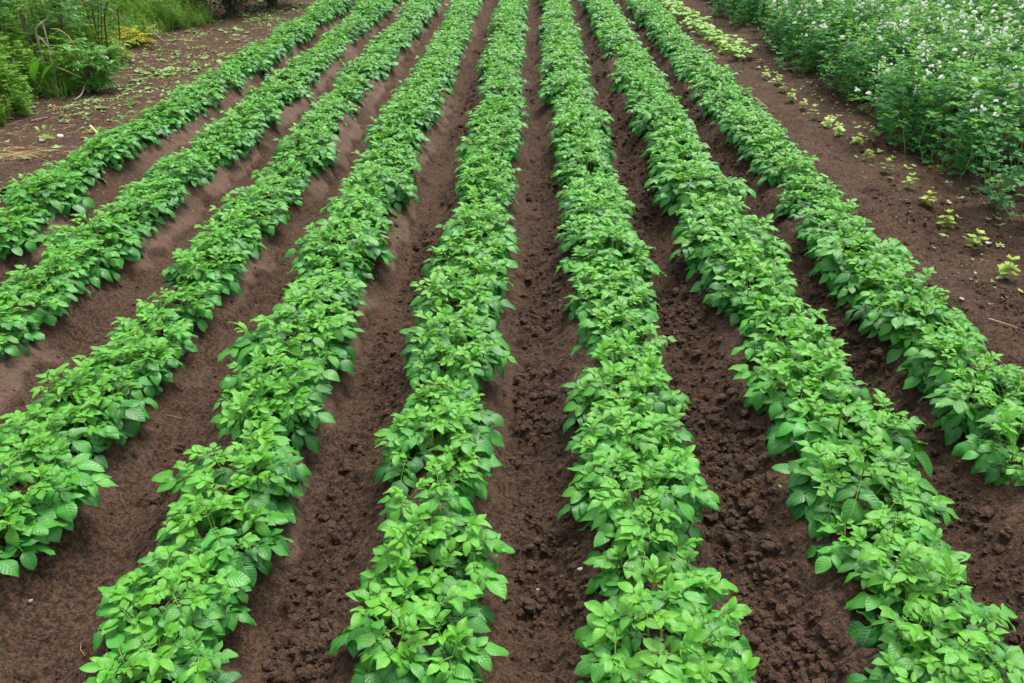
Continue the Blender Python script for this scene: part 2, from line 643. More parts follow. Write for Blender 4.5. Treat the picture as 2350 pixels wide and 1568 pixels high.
def potato_meshes(seed, lod=True, vigor=1.0, nstem=(10, 13)):
    g = np.random.default_rng(seed)
    bl, by, bs = Mesh(), Mesh(), Mesh()
    ns = int(g.integers(*nstem))
    for i in range(ns):
        az = i / ns * 6.283 + g.uniform(-0.4, 0.4)
        lean = g.uniform(0.25, 1.05) if i else 0.1
        flop = i == 3 and seed % 3 == 0
        if flop:
            lean = 1.12
        base = np.array([math.cos(az) * 0.03 * g.uniform(0.3, 1.5), math.sin(az) * 0.05 * g.uniform(0.3, 1.5), -0.03])
        d = np.array([math.cos(az) * math.sin(lean), math.sin(az) * math.sin(lean), math.cos(lean)])
        L = g.uniform(0.095, 0.165) * vigor * (1.12 if i == 0 else 1.22 if flop else 1.0)
        pts, dend = arc(base, d, g.uniform(0.1, 0.7), L + 0.03, 8)
        tube(bs, pts, 0.0058, 0.0028, 6 if lod else 3)
        nl = int(g.integers(6, 8))
        la = g.uniform(0, 6.28)
        for k in range(nl):
            s = 0.22 + 0.78 * (k / (nl - 1)) ** 0.9
            x = s * 7
            j = min(int(x), 6)
            p = pts[j] * (1 - (x - j)) + pts[j + 1] * (x - j)
            la += 2.4 + g.uniform(-0.5, 0.5)
            out = math.atan2(p[1], p[0])
            wv = 0.55 if s < 0.8 else 0.25
            aa = math.atan2((1 - wv) * math.sin(la) + wv * math.sin(out), (1 - wv) * math.cos(la) + wv * math.cos(out))
            if s > 0.97:
                for m in range(2):
                    potato_leaf(bl, by, bs, p, la + m * 3.0, g.uniform(0.55, 1.1), g.uniform(0.050, 0.080), g.uniform(0.042, 0.062),
                                g.uniform(0.51, 0.85), g, lod)
                continue
            youth = float(sstep(0.60, 1.0, s)) * g.uniform(0.30, 0.75)
            el = -0.05 + 0.55 * s + g.uniform(-0.3, 0.2)
            length = g.uniform(0.085, 0.140) * vigor * (1.0 - 0.30 * float(sstep(0.7, 1, s)))
            size = g.uniform(0.068, 0.100) * vigor * (1.0 - 0.18 * float(sstep(0.65, 1, s))) * (1.1 if s < 0.45 else 1.0)
            potato_leaf(bl, by, bs, p, aa, el, length, size, youth, g, lod)
    return bl, by, bs


PROTO = []
for i in range(12):
    bl, by, bs = potato_meshes(1000 + i, vigor=(0.86, 1.0, 1.12, 0.96)[i % 4])
    PROTO.append((bl.data('potato foliage %d' % i, M_POTATO), by.data('potato young leaves %d' % i, M_POTATO), bs.data('potato stem %d' % i, M_STEM)))
bl, by, bs = potato_meshes(1090, vigor=0.9, nstem=(3, 4))
SPARSE = (bl.data('potato foliage sparse', M_POTATO), by.data('potato young leaves sparse', M_POTATO), bs.data('potato stem sparse', M_STEM))

ROW_NAME = ['leftmost row', 'second row from the left', 'third row from the left', 'fourth row from the left',
            'fifth row from the left', 'sixth row from the left', 'second row from the right', 'rightmost row']
ORD = ['', 'nearest', 'second nearest', 'third nearest', 'fourth nearest', 'fifth nearest', 'sixth nearest', 'seventh nearest', 'eighth nearest',
       'ninth nearest', 'tenth nearest']
ORD2 = {11: 'eleventh', 12: 'twelfth', 13: 'thirteenth', 14: 'fourteenth', 15: 'fifteenth', 16: 'sixteenth', 17: 'seventeenth', 18: 'eighteenth',
        19: 'nineteenth', 20: 'twentieth', 30: 'thirtieth', 40: 'fortieth', 50: 'fiftieth'}
ONES = ['', 'first', 'second', 'third', 'fourth', 'fifth', 'sixth', 'seventh', 'eighth', 'ninth']


def ordinal(n):
    if n < 10:
        return ONES[n]
    if n == 10:
        return 'tenth'
    if n in ORD2:
        return ORD2[n]
    return {2: 'twenty', 3: 'thirty', 4: 'forty'}[n // 10] + '-' + ONES[n % 10]


SPACING = 0.30
places = []
for i, rx in enumerate(ROW_X):
    g = np.random.default_rng(300 + i)
    y = 0.75 + g.uniform(0, SPACING)
    while y < 21.5:
        places.append((i, rx + (0, 0, 0, 0.01, 0.035, 0.03, 0.045, 0.03)[i] + row_shift(i, y) + g.normal() * 0.015, y + g.normal() * 0.03))
        y += SPACING

seen, hidden = [], []
for (i, x, y) in places:
    z = ground1(x, y)
    uu, vv, dd = project(np.array([[x + dx, y + dy, z + h] for h in (0.03, 0.18, 0.26) for dx in (-0.20, 0, 0.20) for dy in (-0.15, 0.15)]))
    if ((uu > 0.0) & (uu < 1.0) & (vv > 0.0) & (vv < 1.0)).sum() >= 3:
        seen.append((dd[0], i, x, y, z))
    elif y > 10:
        hidden.append((i, x, y, z))
seen.sort()
print('POTATO PLANTS', len(seen), len(hidden))
mass = [(i, x, y, z) for (d, i, x, y, z) in seen[300:]] + hidden
seen = seen[:300]
count = [0] * 8
g = np.random.default_rng(55)
order = g.permutation(len(PROTO) * 40)
gx, gy = spot(1050, 1060, 0.2)
sparse_k = min(range(len(seen)), key=lambda k: abs(seen[k][2] - gx) + abs(seen[k][3] - gy))
for k, (d, i, x, y, z) in enumerate(sorted(seen, key=lambda s: s[3])):
    count[i] += 1
    n = count[i]
    sparse = (d, i, x, y, z) == seen[sparse_k]
    fol, yng, stm = SPARSE if sparse else PROTO[order[k] % len(PROTO)]
    sc = g.uniform(0.87, 1.12) * (0.99, 0.99, 0.98, 0.98, 0.97, 1.0, 1.02, 0.95)[i]
    sc *= (0.93, 0.93, 0.93, 0.96, 1, 1, 1, 1)[i]
    o = empty('potato_plant', (x, y, z - 0.012), 0, (sc, sc, sc * g.uniform(0.90, 1.08) * (0.84, 0.84, 0.86, 0.92, 0.96, 1, 1, 1)[i]))
    o.rotation_euler = (g.normal() * 0.05, g.normal() * 0.05, g.uniform(0, 6.28))
    part('foliage', fol, o)
    part('young_leaves', yng, o)
    part('stem', stm, o)
    if sparse:
        lab = 'sparse potato plant, %s from the near end of the %s' % (ordinal(n), ROW_NAME[i])
    elif n == 1:
        lab = 'leafy green potato plant at the near end of the %s' % ROW_NAME[i]
    else:
        lab = 'leafy potato plant, %s from the near end of the %s' % (ordinal(n), ROW_NAME[i])
    tag(o, lab, 'potato plant', 'potato plants in the earthed-up rows')

lowp = [potato_meshes(1200 + i, lod=False) for i in range(4)]
bm_ = Mesh()
for (i, x, y, z) in mass:
    a, s = g.uniform(0, 6.28), g.uniform(0.9, 1.1)
    mt = np.eye(4)
    mt[:3, :3] = np.array([[math.cos(a), -math.sin(a), 0], [math.sin(a), math.cos(a), 0], [0, 0, 1]]) * s
    mt[:3, 3] = (x, y, z)
    for b in lowp[g.integers(4)]:
        bm_.merge(b, mt)
tag(bm_.obj('far_potato_plants', M_POTATO), 'far ends of the potato rows running together into solid green bands', 'potato plants', kind='stuff')

#SURROUND_BEGIN
# ------------------------------------------------------------------ surroundings: materials
M_PEA = leaf_material('pea leaf', (0.016, 0.120, 0.034), (0.066, 0.280, 0.058), (0.170, 0.410, 0.035), (0.09, 0.29, 0.08), spec=0.2, rough=0.6, trans=0.3, veins=5, bump=0.15)
M_PETAL = leaf_material('pea petal', (0.84, 0.84, 0.78), (0.90, 0.90, 0.86), (0.70, 0.78, 0.50), (0.85, 0.86, 0.8), rough=0.6, trans=0.3, bump=0.0, tgain=(1.0, 1.0, 0.95))
M_PEASTEM = plain_material('pea stem', (0.12, 0.28, 0.06), (0.24, 0.42, 0.11), rough=0.5, scale=8)
M_FEATHER = leaf_material('feathery weed leaf', (0.085, 0.235, 0.018), (0.210, 0.420, 0.030), (0.32, 0.44, 0.04), (0.25, 0.43, 0.05), rough=0.55, trans=0.35, bump=0.0)
M_GRASS = leaf_material('grass blade', (0.060, 0.180, 0.020), (0.150, 0.320, 0.040), (0.36, 0.33, 0.12), (0.14, 0.30, 0.05), rough=0.5, trans=0.3, bump=0.0)
M_ELDER = leaf_material('pinnate shrub leaf', (0.036, 0.170, 0.020), (0.110, 0.340, 0.035), (0.15, 0.38, 0.03), (0.15, 0.36, 0.06), rough=0.42, trans=0.3, bump=0.25)
M_YELLOW = leaf_material('yellowing leaf', (0.26, 0.32, 0.012), (0.50, 0.44, 0.015), (0.12, 0.27, 0.03), (0.5, 0.46, 0.06), rough=0.5, trans=0.35, bump=0.15)
M_BUSH = leaf_material('dark bush leaf', (0.012, 0.050, 0.012), (0.030, 0.105, 0.020), (0.06, 0.16, 0.03), (0.05, 0.13, 0.03), rough=0.5, trans=0.25, bump=0.0)
M_BEAN = leaf_material('bean leaf', (0.150, 0.370, 0.035), (0.260, 0.480, 0.060), (0.32, 0.46, 0.03), (0.34, 0.50, 0.10), rough=0.5, trans=0.3, bump=0.2)
M_SEEDLING = leaf_material('seedling leaf', (0.150, 0.330, 0.035), (0.280, 0.430, 0.050), (0.40, 0.46, 0.03), (0.36, 0.48, 0.10), rough=0.45, trans=0.3, bump=0.2)
M_GROUNDWEED = leaf_material('small weed leaf', (0.120, 0.300, 0.060), (0.290, 0.430, 0.160), (0.40, 0.44, 0.14), (0.3, 0.42, 0.22), rough=0.6, trans=0.25, bump=0.0)
M_STRAW = plain_material('straw', (0.46, 0.30, 0.11), (0.66, 0.48, 0.24), rough=0.7, scale=14)
M_TWIG = plain_material('dead stalk', (0.20, 0.155, 0.12), (0.36, 0.30, 0.25), rough=0.85, scale=18)
M_BARK = plain_material('bark', (0.055, 0.038, 0.028), (0.16, 0.115, 0.09), rough=0.9, scale=26, bump=0.6)
M_STAKE = plain_material('weathered wood', (0.13, 0.085, 0.062), (0.32, 0.245, 0.20), rough=0.9, scale=30, bump=0.6)
M_STONE = plain_material('pale stone', (0.44, 0.40, 0.35), (0.64, 0.60, 0.55), rough=0.8, scale=40)
M_BROWNSTONE = plain_material('brown stone', (0.30, 0.17, 0.11), (0.46, 0.31, 0.22), rough=0.8, scale=40)


def pinnate(b, bs, o, d0, length, pairs, size, narrow, g, droop=0.8, tint=(0.5, 0.0), nt=4, nu=3, r=0.0022, up=0.5):
    """one feather-like leaf: a rachis with opposite leaflets and one at the tip"""
    pts, _ = arc(o, d0, -droop, length, 7)
    if bs is not None:
        tube(bs, pts, r, r * 0.4, 3)
    for k in range(pairs + 1):
        s = 0.28 + 0.72 * k / pairs
        x = s * 6
        j = min(int(x), 5)
        p = pts[j] * (1 - (x - j)) + pts[j + 1] * (x - j)
        T = unit(pts[j + 1] - pts[j])
        S = unit(np.cross((0, 0, 1.0), T))
        env = math.sin(math.pi * (0.18 + 0.72 * k / pairs)) ** 0.6
        for side in ((0,) if k == pairs else (-1, 1)):
            a = g.uniform(0.95, 1.25)
            D = T if side == 0 else unit(math.cos(a) * T + math.sin(a) * side * S + np.array([0, 0, g.uniform(-0.25, 0.1)]))
            n = unit(np.array([0, 0, 1.0]) - D[2] * D + g.normal(size=3) * 0.2)
            L = size * env * g.uniform(0.85, 1.15)
            leaf(b, p, D, n, L, L * narrow, fold=0.2, arch=g.uniform(0.1, 0.9), curl=0.2, wave=0.03,
                 tint=(np.clip(tint[0] + g.uniform(-0.2, 0.2), 0, 1), tint[1], 0), g=g, nt=nt, nu=nu)


def direction(az, el):
    return np.array([math.cos(az) * math.cos(el), math.sin(az) * math.cos(el), math.sin(el)])


# ------------------------------------------------------------------ pea thicket
def pea_stem(seed):
    g = np.random.default_rng(seed)
    bl, bs, bf = Mesh(), Mesh(), Mesh()
    az = g.uniform(0, 6.28)
    d = direction(az, g.uniform(0.95, 1.5))
    pts = [np.array([0, 0, -0.02])]
    nseg = 13
    st = g.uniform(0.056, 0.070)
    for k in range(nseg):
        pts.append(pts[-1] + d * st)
        d = unit(d + g.normal(size=3) * 0.20 + np.array([0, 0, 0.14 if k < 9 else -0.05]))
    pts = np.array(pts)
    tube(bs, pts, 0.0032, 0.0014, 4)
    side = 0.0
    for k in range(1, nseg + 1):
        p = pts[k]
        age = k / nseg
        tone = g.uniform(0.1, 0.9)
        yo = max(float(sstep(0.75, 1.0, age)) * 0.85, 0.7 * (g.uniform() < 0.10))
        side = az + k * math.pi + g.uniform(-0.6, 0.6)
        sz = (0.052 if age < 0.8 else 0.036) * g.uniform(0.8, 1.25)
        for s in (-1, 1):
            D = direction(side + s * g.uniform(0.5, 1.2), g.uniform(0.0, 0.7))
            n = unit(np.cross(np.cross(D, (0, 0, 1.0)), D) + g.normal(size=3) * 0.3)
            leaf(bl, p, D, n, sz, sz * 0.72, fold=0.3, arch=g.uniform(-0.2, 0.6), curl=0.2, tint=(tone, yo, 0), g=g, p1=0.45, p2=0.7, nt=4, nu=3)
        D = direction(side, g.uniform(0.15, 0.75))
        L = g.uniform(0.06, 0.09)
        lp, dend = arc(p, D, -0.3, L, 5)
        tube(bs, lp, 0.0013, 0.0009, 3)
        for q in (2, 4):
            for s in (-1, 1):
                T = unit(lp[q] - lp[q - 1])
                S = unit(np.cross((0, 0, 1.0), T)) * s
                E = unit(0.5 * T + S + np.array([0, 0, g.uniform(-0.3, 0.3)]))
                n = unit(np.array([0, 0, 1.0]) - E[2] * E + g.normal(size=3) * 0.3)
                l2 = sz * g.uniform(0.85, 1.1)
                leaf(bl, lp[q], E, n, l2, l2 * 0.58, fold=0.25, arch=g.uniform(0, 0.6), curl=0.2,
                     tint=(np.clip(tone + g.uniform(-0.2, 0.2), 0, 1), yo, 0), g=g, p1=0.55, p2=0.6, nt=4, nu=3)
        if g.uniform() < 0.5:
            tp, t = [lp[-1]], dend
            for q in range(6):
                t = unit(t + g.normal(size=3) * 0.35 + np.array([0, 0, 0.1]))
                tp.append(tp[-1] + t * 0.014)
            tube(bs, tp, 0.0009, 0.0006, 3)
        if 0.70 < age and g.uniform() < 0.40:
            fp, fd = arc(p, direction(side + g.uniform(-0.8, 0.8), g.uniform(0.5, 1.1)), -0.4, g.uniform(0.06, 0.11), 4)
            tube(bs, fp, 0.0011, 0.0008, 3)
            for q in range(int(g.integers(1, 4))):
                c = fp[-1] + g.normal(size=3) * 0.020
                fa = g.uniform(0, 6.28)
                for w in (-1, 1):
                    D = direction(fa + w * 0.75, g.uniform(0.4, 0.9))
                    leaf(bf, c, D, direction(fa, -0.3), 0.027, 0.029, fold=0.1, arch=-0.3, curl=0.1, tint=(g.uniform(), 0, 0), g=g, p1=0.4, p2=0.35, nt=4, nu=3)
                    D2 = direction(fa + w * 0.35, g.uniform(-0.4, 0.1))
                    leaf(bf, c, D2, direction(fa + w * 1.5, 0.2), 0.015, 0.013, fold=0.3, arch=0.3, curl=0.1, tint=(g.uniform(), 0.15, 0), g=g, p1=0.4, p2=0.4, nt=4, nu=3)
    return bl, bs, bf


pea_protos = [pea_stem(2000 + i) for i in range(16)]
pl, ps, pf = Mesh(), Mesh(), Mesh()
g = np.random.default_rng(77)
npea = 0
for _ in range(7500):
    x, y = g.uniform(3.0, 12.0), g.uniform(4.3, 19.0)
    u, v, d = project(np.array([x, y, 0.3]))
    if u > 1.10 or v > 1.12:
        continue
    edge = 3.16 + 0.10 * math.sin(y * 1.7) + 0.07 * math.sin(y * 4.3)
    gap = 5.35 + 0.12 * math.sin(y * 1.1)
    if x < edge or abs(x - gap) < 0.34:
        continue
    dens = 1.0 if x < gap else 0.62
    dens *= 0.55 + 0.9 * float(sstep(-0.28, 0.1, vnoise(np.array([x]), np.array([y]), 0.55, 91))[0])
    if g.uniform() > dens:
        continue
    a, s = g.uniform(0, 6.28), g.uniform(0.85, 1.15)
    if x < edge + 0.35:
        s *= g.uniform(0.70, 1.0)
    mt = np.eye(4)
    mt[:3, :3] = np.array([[math.cos(a), -math.sin(a), 0], [math.sin(a), math.cos(a), 0], [0, 0, 1]]) * s
    mt[:3, 3] = (x, y, ground1(x, y))
    k = g.integers(len(pea_protos))
    pl.merge(pea_protos[k][0], mt)
    ps.merge(pea_protos[k][1], mt)
    # the far end of the bed beside the bean row is in fuller flower
    if g.uniform() < (0.92 if (y > 9.0 and x < gap) else 0.60):
        pf.merge(pea_protos[k][2], mt)
    npea += 1
print('PEA STEMS', npea)
pea = pl.obj('pea_thicket', M_PEA)
tag(pea, 'dense tangled bluish green pea plants with white flowers right of the bare soil', 'pea plants', kind='stuff')
ps.obj('stem', M_PEASTEM, pea)
tag(pf.obj('flower', M_PETAL, pea), kind='stuff')


# ------------------------------------------------------------------ seedlings and bean plants on the bare strip
def seedling_meshes(seed):
    g = np.random.default_rng(seed)
    bl, bs = Mesh(), Mesh()
    h = g.uniform(0.075, 0.11)
    pts, _ = arc((0, 0, -0.01), unit((g.normal() * 0.12, g.normal() * 0.12, 1)), 0, h, 5)
    tube(bs, pts, 0.0026, 0.0018, 5)
    a0 = g.uniform(0, 6.28)
    for lvl, (s, n, L, el) in enumerate(((0.35, 2, 0.042, -0.1), (0.62, 3, 0.060, 0.1), (0.85, 3, 0.060, 0.15), (1.0, 4, 0.038, 0.65))):
        p = pts[min(int(s * 4), 4)]
        for k in range(n):
            D = direction(a0 + lvl * 1.57 + k * 6.283 / n + g.uniform(-0.25, 0.25), el + g.uniform(-0.15, 0.2))
            n_ = unit(np.array([0, 0, 1.0]) - D[2] * D)
            l2 = L * g.uniform(0.9, 1.15)
            leaf(bl, p, D, n_, l2, l2 * 0.72, fold=0.2, arch=g.uniform(0.3, 1.1), curl=0.25, tint=(g.uniform(0.2, 0.9), 0.2 * lvl, 0), g=g, nt=6, nu=5)
    return bl.data('seedling leaves %d' % seed, M_SEEDLING), bs.data('seedling stem %d' % seed, M_STEM)


seed_p = [seedling_meshes(2300 + i) for i in range(5)]
SEED_AT = [(2305, 628), (2229, 565), (2172, 520), (2122, 476), (2080, 438), (2030, 400), (1990, 368), (1956, 335), (1925, 314), (1895, 294), (1868, 273),
           (1842, 245), (1820, 228), (1798, 212), (1778, 196), (1758, 180)]
g = np.random.default_rng(19)
for n, (px, py) in enumerate(SEED_AT):
    x, y = spot(px, py, 0.05)
    o = empty('seedling', (x, y, ground1(x, y)), g.uniform(0, 6.28), g.uniform(0.85, 1.2) * (1.08 if n < 5 else 1.0))
    o.rotation_euler = (g.normal() * 0.14, g.normal() * 0.14, g.uniform(0, 6.28))
    lf, st = seed_p[n % 5]
    part('foliage', lf, o)
    part('stem', st, o)
    lab = 'small yellow-green seedling nearest the camera in the thin line on bare soil' if n == 0 else \
        'small yellow-green seedling, %s from the near end of the line on bare soil' % ordinal(n + 1)
    tag(o, lab, 'seedling', 'young seedlings in a line beside the potato rows')


def bean_meshes(seed):
    g = np.random.default_rng(seed)
    bl, bs = Mesh(), Mesh()
    for i in range(9):
        az = i * 2.4 + g.uniform(-0.4, 0.4)
        d = direction(az, g.uniform(0.45, 1.3))
        pts, dend = arc((0, 0, -0.01), d, -0.25, g.uniform(0.12, 0.22), 5)
        tube(bs, pts, 0.0028, 0.0016, 4)
        yo = g.uniform(0, 0.6) if g.uniform() < 0.4 else 0
        for k in (-1, 0, 1):
            D = unit(direction(az + k * 1.35, g.uniform(-0.3, 0.25)))
            n_ = unit(np.array([0, 0, 1.0]) - D[2] * D + g.normal(size=3) * 0.2)
            L = g.uniform(0.065, 0.092)
            leaf(bl, pts[-1], D, n_, L, L * 0.80, fold=0.2, arch=g.uniform(0.3, 1.0), curl=0.25, tint=(g.uniform(), yo, 0), g=g, p1=0.5, p2=0.7, nt=6, nu=5)
    return bl.data('bean leaves %d' % seed, M_BEAN), bs.data('bean stem %d' % seed, M_STEM)


bean_p = [bean_meshes(2400 + i) for i in range(4)]
bx, by_ = spot(1698, 128, 0.08)
ex, ey = spot(1515, 2, 0.08)
n = 0
yy = by_
while yy < ey + 1.2:
    x = bx + (ex - bx) * (yy - by_) / (ey - by_) + g.normal() * 0.04
    o = empty('bean_plant', (x, yy, ground1(x, yy)), g.uniform(0, 6.28), g.uniform(0.9, 1.12))
    lf, st = bean_p[n % 4]
    part('foliage', lf, o)
    part('stem', st, o)
    n += 1
    lab = 'low pale green bean plant at the near end of the short bean row' if n == 1 else \
        'low pale green bean plant, %s from the near end of the bean row' % ordinal(n)
    tag(o, lab, 'bean plant', 'pale bean plants in a row beside the pea thicket')
    yy += 0.27
print('BEANS', n)


# ------------------------------------------------------------------ small weeds on the bare soil
def weed_rosette(b, x, y, g, size, n, youth=0.0, mat=None):
    z = ground1(x, y)
    for k in range(n):
        D = direction(g.uniform(0, 6.28), g.uniform(0.05, 0.7))
        n_ = unit(np.array([0, 0, 1.0]) - D[2] * D)
        L = size * g.uniform(0.7, 1.3)
        leaf(b, np.array([x, y, z + 0.004]), D, n_, L, L * g.uniform(0.4, 0.7), fold=0.2, arch=0.5, curl=0.2,
             tint=(g.uniform(), np.clip(youth + g.uniform(-0.1, 0.2), 0, 1), 0), g=g, nt=4, nu=3)


b = Mesh()
g = np.random.default_rng(23)
for _ in range(14000):
    x, y = g.uniform(-6.3, -3.75), g.uniform(5.0, 17.5)
    u, v, d = project(np.array([x, y, 0.0]))
    if u < -0.03 or v > 1.03:
        continue
    streak = math.exp(-((x + 4.35 - 0.15 * math.sin(y * 0.7)) / 0.30) ** 2)
    dn = 0.20 + 0.80 * streak * float(sstep(-0.12, 0.2, vnoise(np.array([x]), np.array([y]), 0.8, 95))[0])
    dn *= 0.3 + 1.2 * float(sstep(-0.2, 0.25, vnoise(np.array([x]), np.array([y]), 0.25, 96))[0])
    if y < 8:
        dn *= 0.6
    if g.uniform() > dn:
        continue
    weed_rosette(b, x, y, g, 0.014 + 0.012 * g.exponential(), int(g.integers(4, 9)), 0.35 * g.uniform())
for _ in range(700):
    x, y = g.uniform(2.5, 3.55), g.uniform(3.6, 13.0)
    if g.uniform() < 0.35 + 0.65 * (x > 3.05):
        weed_rosette(b, x, y, g, g.uniform(0.008, 0.020), int(g.integers(2, 5)), 0.1)
for _ in range(70):
    x, y = g.uniform(2.7, 3.25), g.uniform(4.0, 11.0)
    weed_rosette(b, x, y, g, g.uniform(0.02, 0.042), int(g.integers(4, 8)), 0.6)
for _ in range(26):
    x, y = g.uniform(-3.4, 2.3), g.uniform(1.8, 6.0)
    weed_rosette(b, x, y, g, g.uniform(0.006, 0.013), int(g.integers(2, 5)), 0.1)
tag(b.obj('weed_cover', M_GROUNDWEED), 'tiny pale green weeds sprinkled over the bare soil beside the potato rows', 'weeds', kind='stuff')

b = Mesh()
for _ in range(900):
    x, y = g.uniform(-6.0, -3.8), g.uniform(5.2, 12.0)
    z = ground1(x, y)
    a, L = g.uniform(0, 6.28), g.uniform(0.03, 0.16)
    p0 = np.array([x, y, z + 0.006])
    p1 = p0 + np.array([math.cos(a) * L, math.sin(a) * L, 0])
    p1[2] = ground1(p1[0], p1[1]) + 0.008
    tube(b, [p0, (p0 + p1) / 2 + (g.normal() * 0.006, g.normal() * 0.006, 0.004), p1], 0.0016, 0.0010, 3)
for _ in range(220):
    x, y = g.uniform(-3.2, 3.4), g.uniform(1.6, 6.0)
    z = ground1(x, y)
    a, L = g.uniform(0, 6.28), g.uniform(0.015, 0.06)
    p0 = np.array([x, y, z + 0.004])
    p1 = p0 + np.array([math.cos(a) * L, math.sin(a) * L, 0])
    p1[2] = ground1(p1[0], p1[1]) + 0.006
    tube(b, [p0, (p0 + p1) / 2 + (g.normal() * 0.004, g.normal() * 0.004, 0.004), p1], 0.0009, 0.0006, 3)
tag(b.obj('plant_litter', M_STRAW), 'short dry bits of straw and stalk littered over the bare soil', 'plant litter', kind='stuff')

for px, py, lab, sz, nl in ((105, 318, 'broad-leaved green weed beside the white shell on the bare soil', 0.085, 9),
                            (28, 440, 'low clump of round-leaved weed left of the leftmost potato row', 0.05, 40),
                            (300, 247, 'flat green weed at the edge of the wild undergrowth', 0.06, 16),
                            (455, 160, 'yellow-green weed in the middle of the pale weed patch', 0.075, 16),
                            (400, 172, 'spiky pale green weed at the left of the pale weed patch', 0.070, 14),
                            (480, 198, 'dark leafy weed close to the leftmost potato row', 0.070, 14),
                            (408, 252, 'low green weed between the undergrowth and the leftmost potato row', 0.060, 12)):
    x, y = spot(px, py, 0.03)
    b, s = Mesh(), Mesh()
    k = max(1, nl // 9)
    for q in range(k):
        weed_rosette(b, x + g.normal() * 0.06 * (k > 1), y + g.normal() * 0.06 * (k > 1), g, sz, min(nl, 9), 0.0)
    for q in range(nl // 3):
        pts, dd_ = arc((x + g.normal() * 0.01, y + g.normal() * 0.01, ground1(x, y) - 0.005), direction(g.uniform(0, 6.28), 1.1), -0.2, sz, 4)
        tube(s, pts, 0.002, 0.0012, 4)
        leaf(b, pts[-1], dd_, unit(np.array([0, 0, 1.0]) - dd_[2] * dd_), sz * 0.7, sz * 0.4, tint=(g.uniform(), 0, 0), g=g, nt=5, nu=5)
    o = empty('weed', (x, y, ground1(x, y)))
    for nm, m_, mat_ in (('foliage', b, M_ELDER if 'dark' in lab or 'round' in lab or 'flat' in lab else M_SEEDLING), ('stem', s, M_STEM)):
        ob = m_.obj(nm, mat_, o)
        ob.matrix_parent_inverse = Matrix.Translation((-x, -y, -ground1(x, y)))
    tag(o, lab, 'weed')

# stones, shell, sticks, straw
for px, py, r, lab, mt_, fl in ((536, 595, 0.011, 'pale stone lying in the furrow right of the sixth potato row', M_STONE, 0.8),
                           (1543, 600, 0.017, 'reddish brown stone in the furrow right of the sixth potato row', M_BROWNSTONE, 0.7),
                           (1560, 592, 0.012, 'small pale stone beside the reddish brown one in the furrow', M_STONE, 0.8),
                           (868, 1100, 0.010, 'pale beige stone in the furrow left of the fifth potato row', M_STONE, 0.8),
                           (2263, 563, 0.022, 'white stone on the bare strip beside the second nearest seedling', M_STONE, 0.6),
                           (2205, 690, 0.011, 'small white stone on bare soil right of the rightmost potato row', M_STONE, 0.7),
                           (305, 141, 0.030, 'white stone at the edge of the undergrowth below the yellow leaves', M_STONE, 0.6),
                           (139, 314, 0.034, 'white stone among small weeds on the left soil', M_STONE, 0.5),
                           (1332, 1308, 0.0075, 'tiny white stone in the furrow left of the sixth potato row', M_STONE, 0.8),
                           (1235, 1356, 0.0075, 'tiny grey-green stone in the furrow between the two middle rows', M_STONE, 0.7),
                           (74, 1388, 0.009, 'tiny pinkish stone on the soil in the lower left corner', M_BROWNSTONE, 0.8)):
    if px == 536:
        continue
    x, y = spot(px, py, 0.0)
    for _ in range(3):
        x, y = spot(px, py, ground1(x, y))
    v, f = lump(r, int(px), fl)
    b = Mesh()
    b.add(v, tris=f)
    o = b.obj('stone', mt_)
    o.location = (x, y, ground1(x, y) + r * fl * 0.45)
    tag(o, lab, 'stone')

x, y = spot(99, 327, 0.03)
b = Mesh()
th = np.linspace(0, 2 * math.pi, 25)
for k in range(9):
    pass
rings = []
for k in range(8):
    f = k / 7
    rings.append(np.stack([0.026 * math.cos(f * 1.45) * np.cos(th[:-1]), 0.022 * math.cos(f * 1.45) * np.sin(th[:-1]), np.full(24, -0.020 * math.sin(f * 1.45))], -1))
rings = np.array(rings)
for off in (0, 1):
    rr = rings * (1 - 0.09 * off)
    i = np.arange(7)[:, None] * 24 + np.arange(24)[None, :]
    j = np.arange(7)[:, None] * 24 + (np.arange(24)[None, :] + 1) % 24
    b.add(rr.reshape(-1, 3), np.stack([i, j, j + 24, i + 24], -1).reshape(-1, 4))
o = b.obj('shell', M_STONE)
o.location = (x, y, ground1(x, y) + 0.020)
o.rotation_euler = (R(35), 0, R(20))
tag(o, 'hollow white shell lying open on the weedy left soil', 'shell')


def stick(name, pts_px, r0, r1, lab, mat, heights, cat='stick', sides=6, twigs=()):
    """a stalk through points of the ground: each is a ground point lifted by its height"""
    pts = []
    for (px, py), h in zip(pts_px, heights):
        x, y = spot(px, py, 0.05)
        pts.append((x, y, ground1(x, y) + h))
    return stalk(name, pts, r0, r1, lab, mat, cat, sides, twigs)


def smooth(pts, n=12):
    pts = np.array(pts, float)
    t = np.linspace(0, len(pts) - 1, n)
    out = []
    for a in t:
        i = min(int(a), len(pts) - 2)
        f = a - i
        p0, p1, p2, p3 = pts[max(i - 1, 0)], pts[i], pts[i + 1], pts[min(i + 2, len(pts) - 1)]
        out.append(0.5 * ((2 * p1) + (p2 - p0) * f + (2 * p0 - 5 * p1 + 4 * p2 - p3) * f ** 2 + (3 * p1 - p0 - 3 * p2 + p3) * f ** 3))
    return np.array(out)


def stalk(name, pts, r0, r1, lab, mat, cat, sides=6, twigs=()):
    pts = np.array(pts, float)
    org = pts[0].copy()
    b = Mesh()
    tube(b, smooth(pts - org), r0, r1, sides)
    o = b.obj(name, mat)
    o.location = org
    for tw in twigs:
        c = Mesh()
        tube(c, smooth(np.array(tw, float) - org, 8), r1 * 1.2, r1 * 0.5, 5)
        c.obj('twig', mat, o)
    tag(o, lab, cat)
    return o


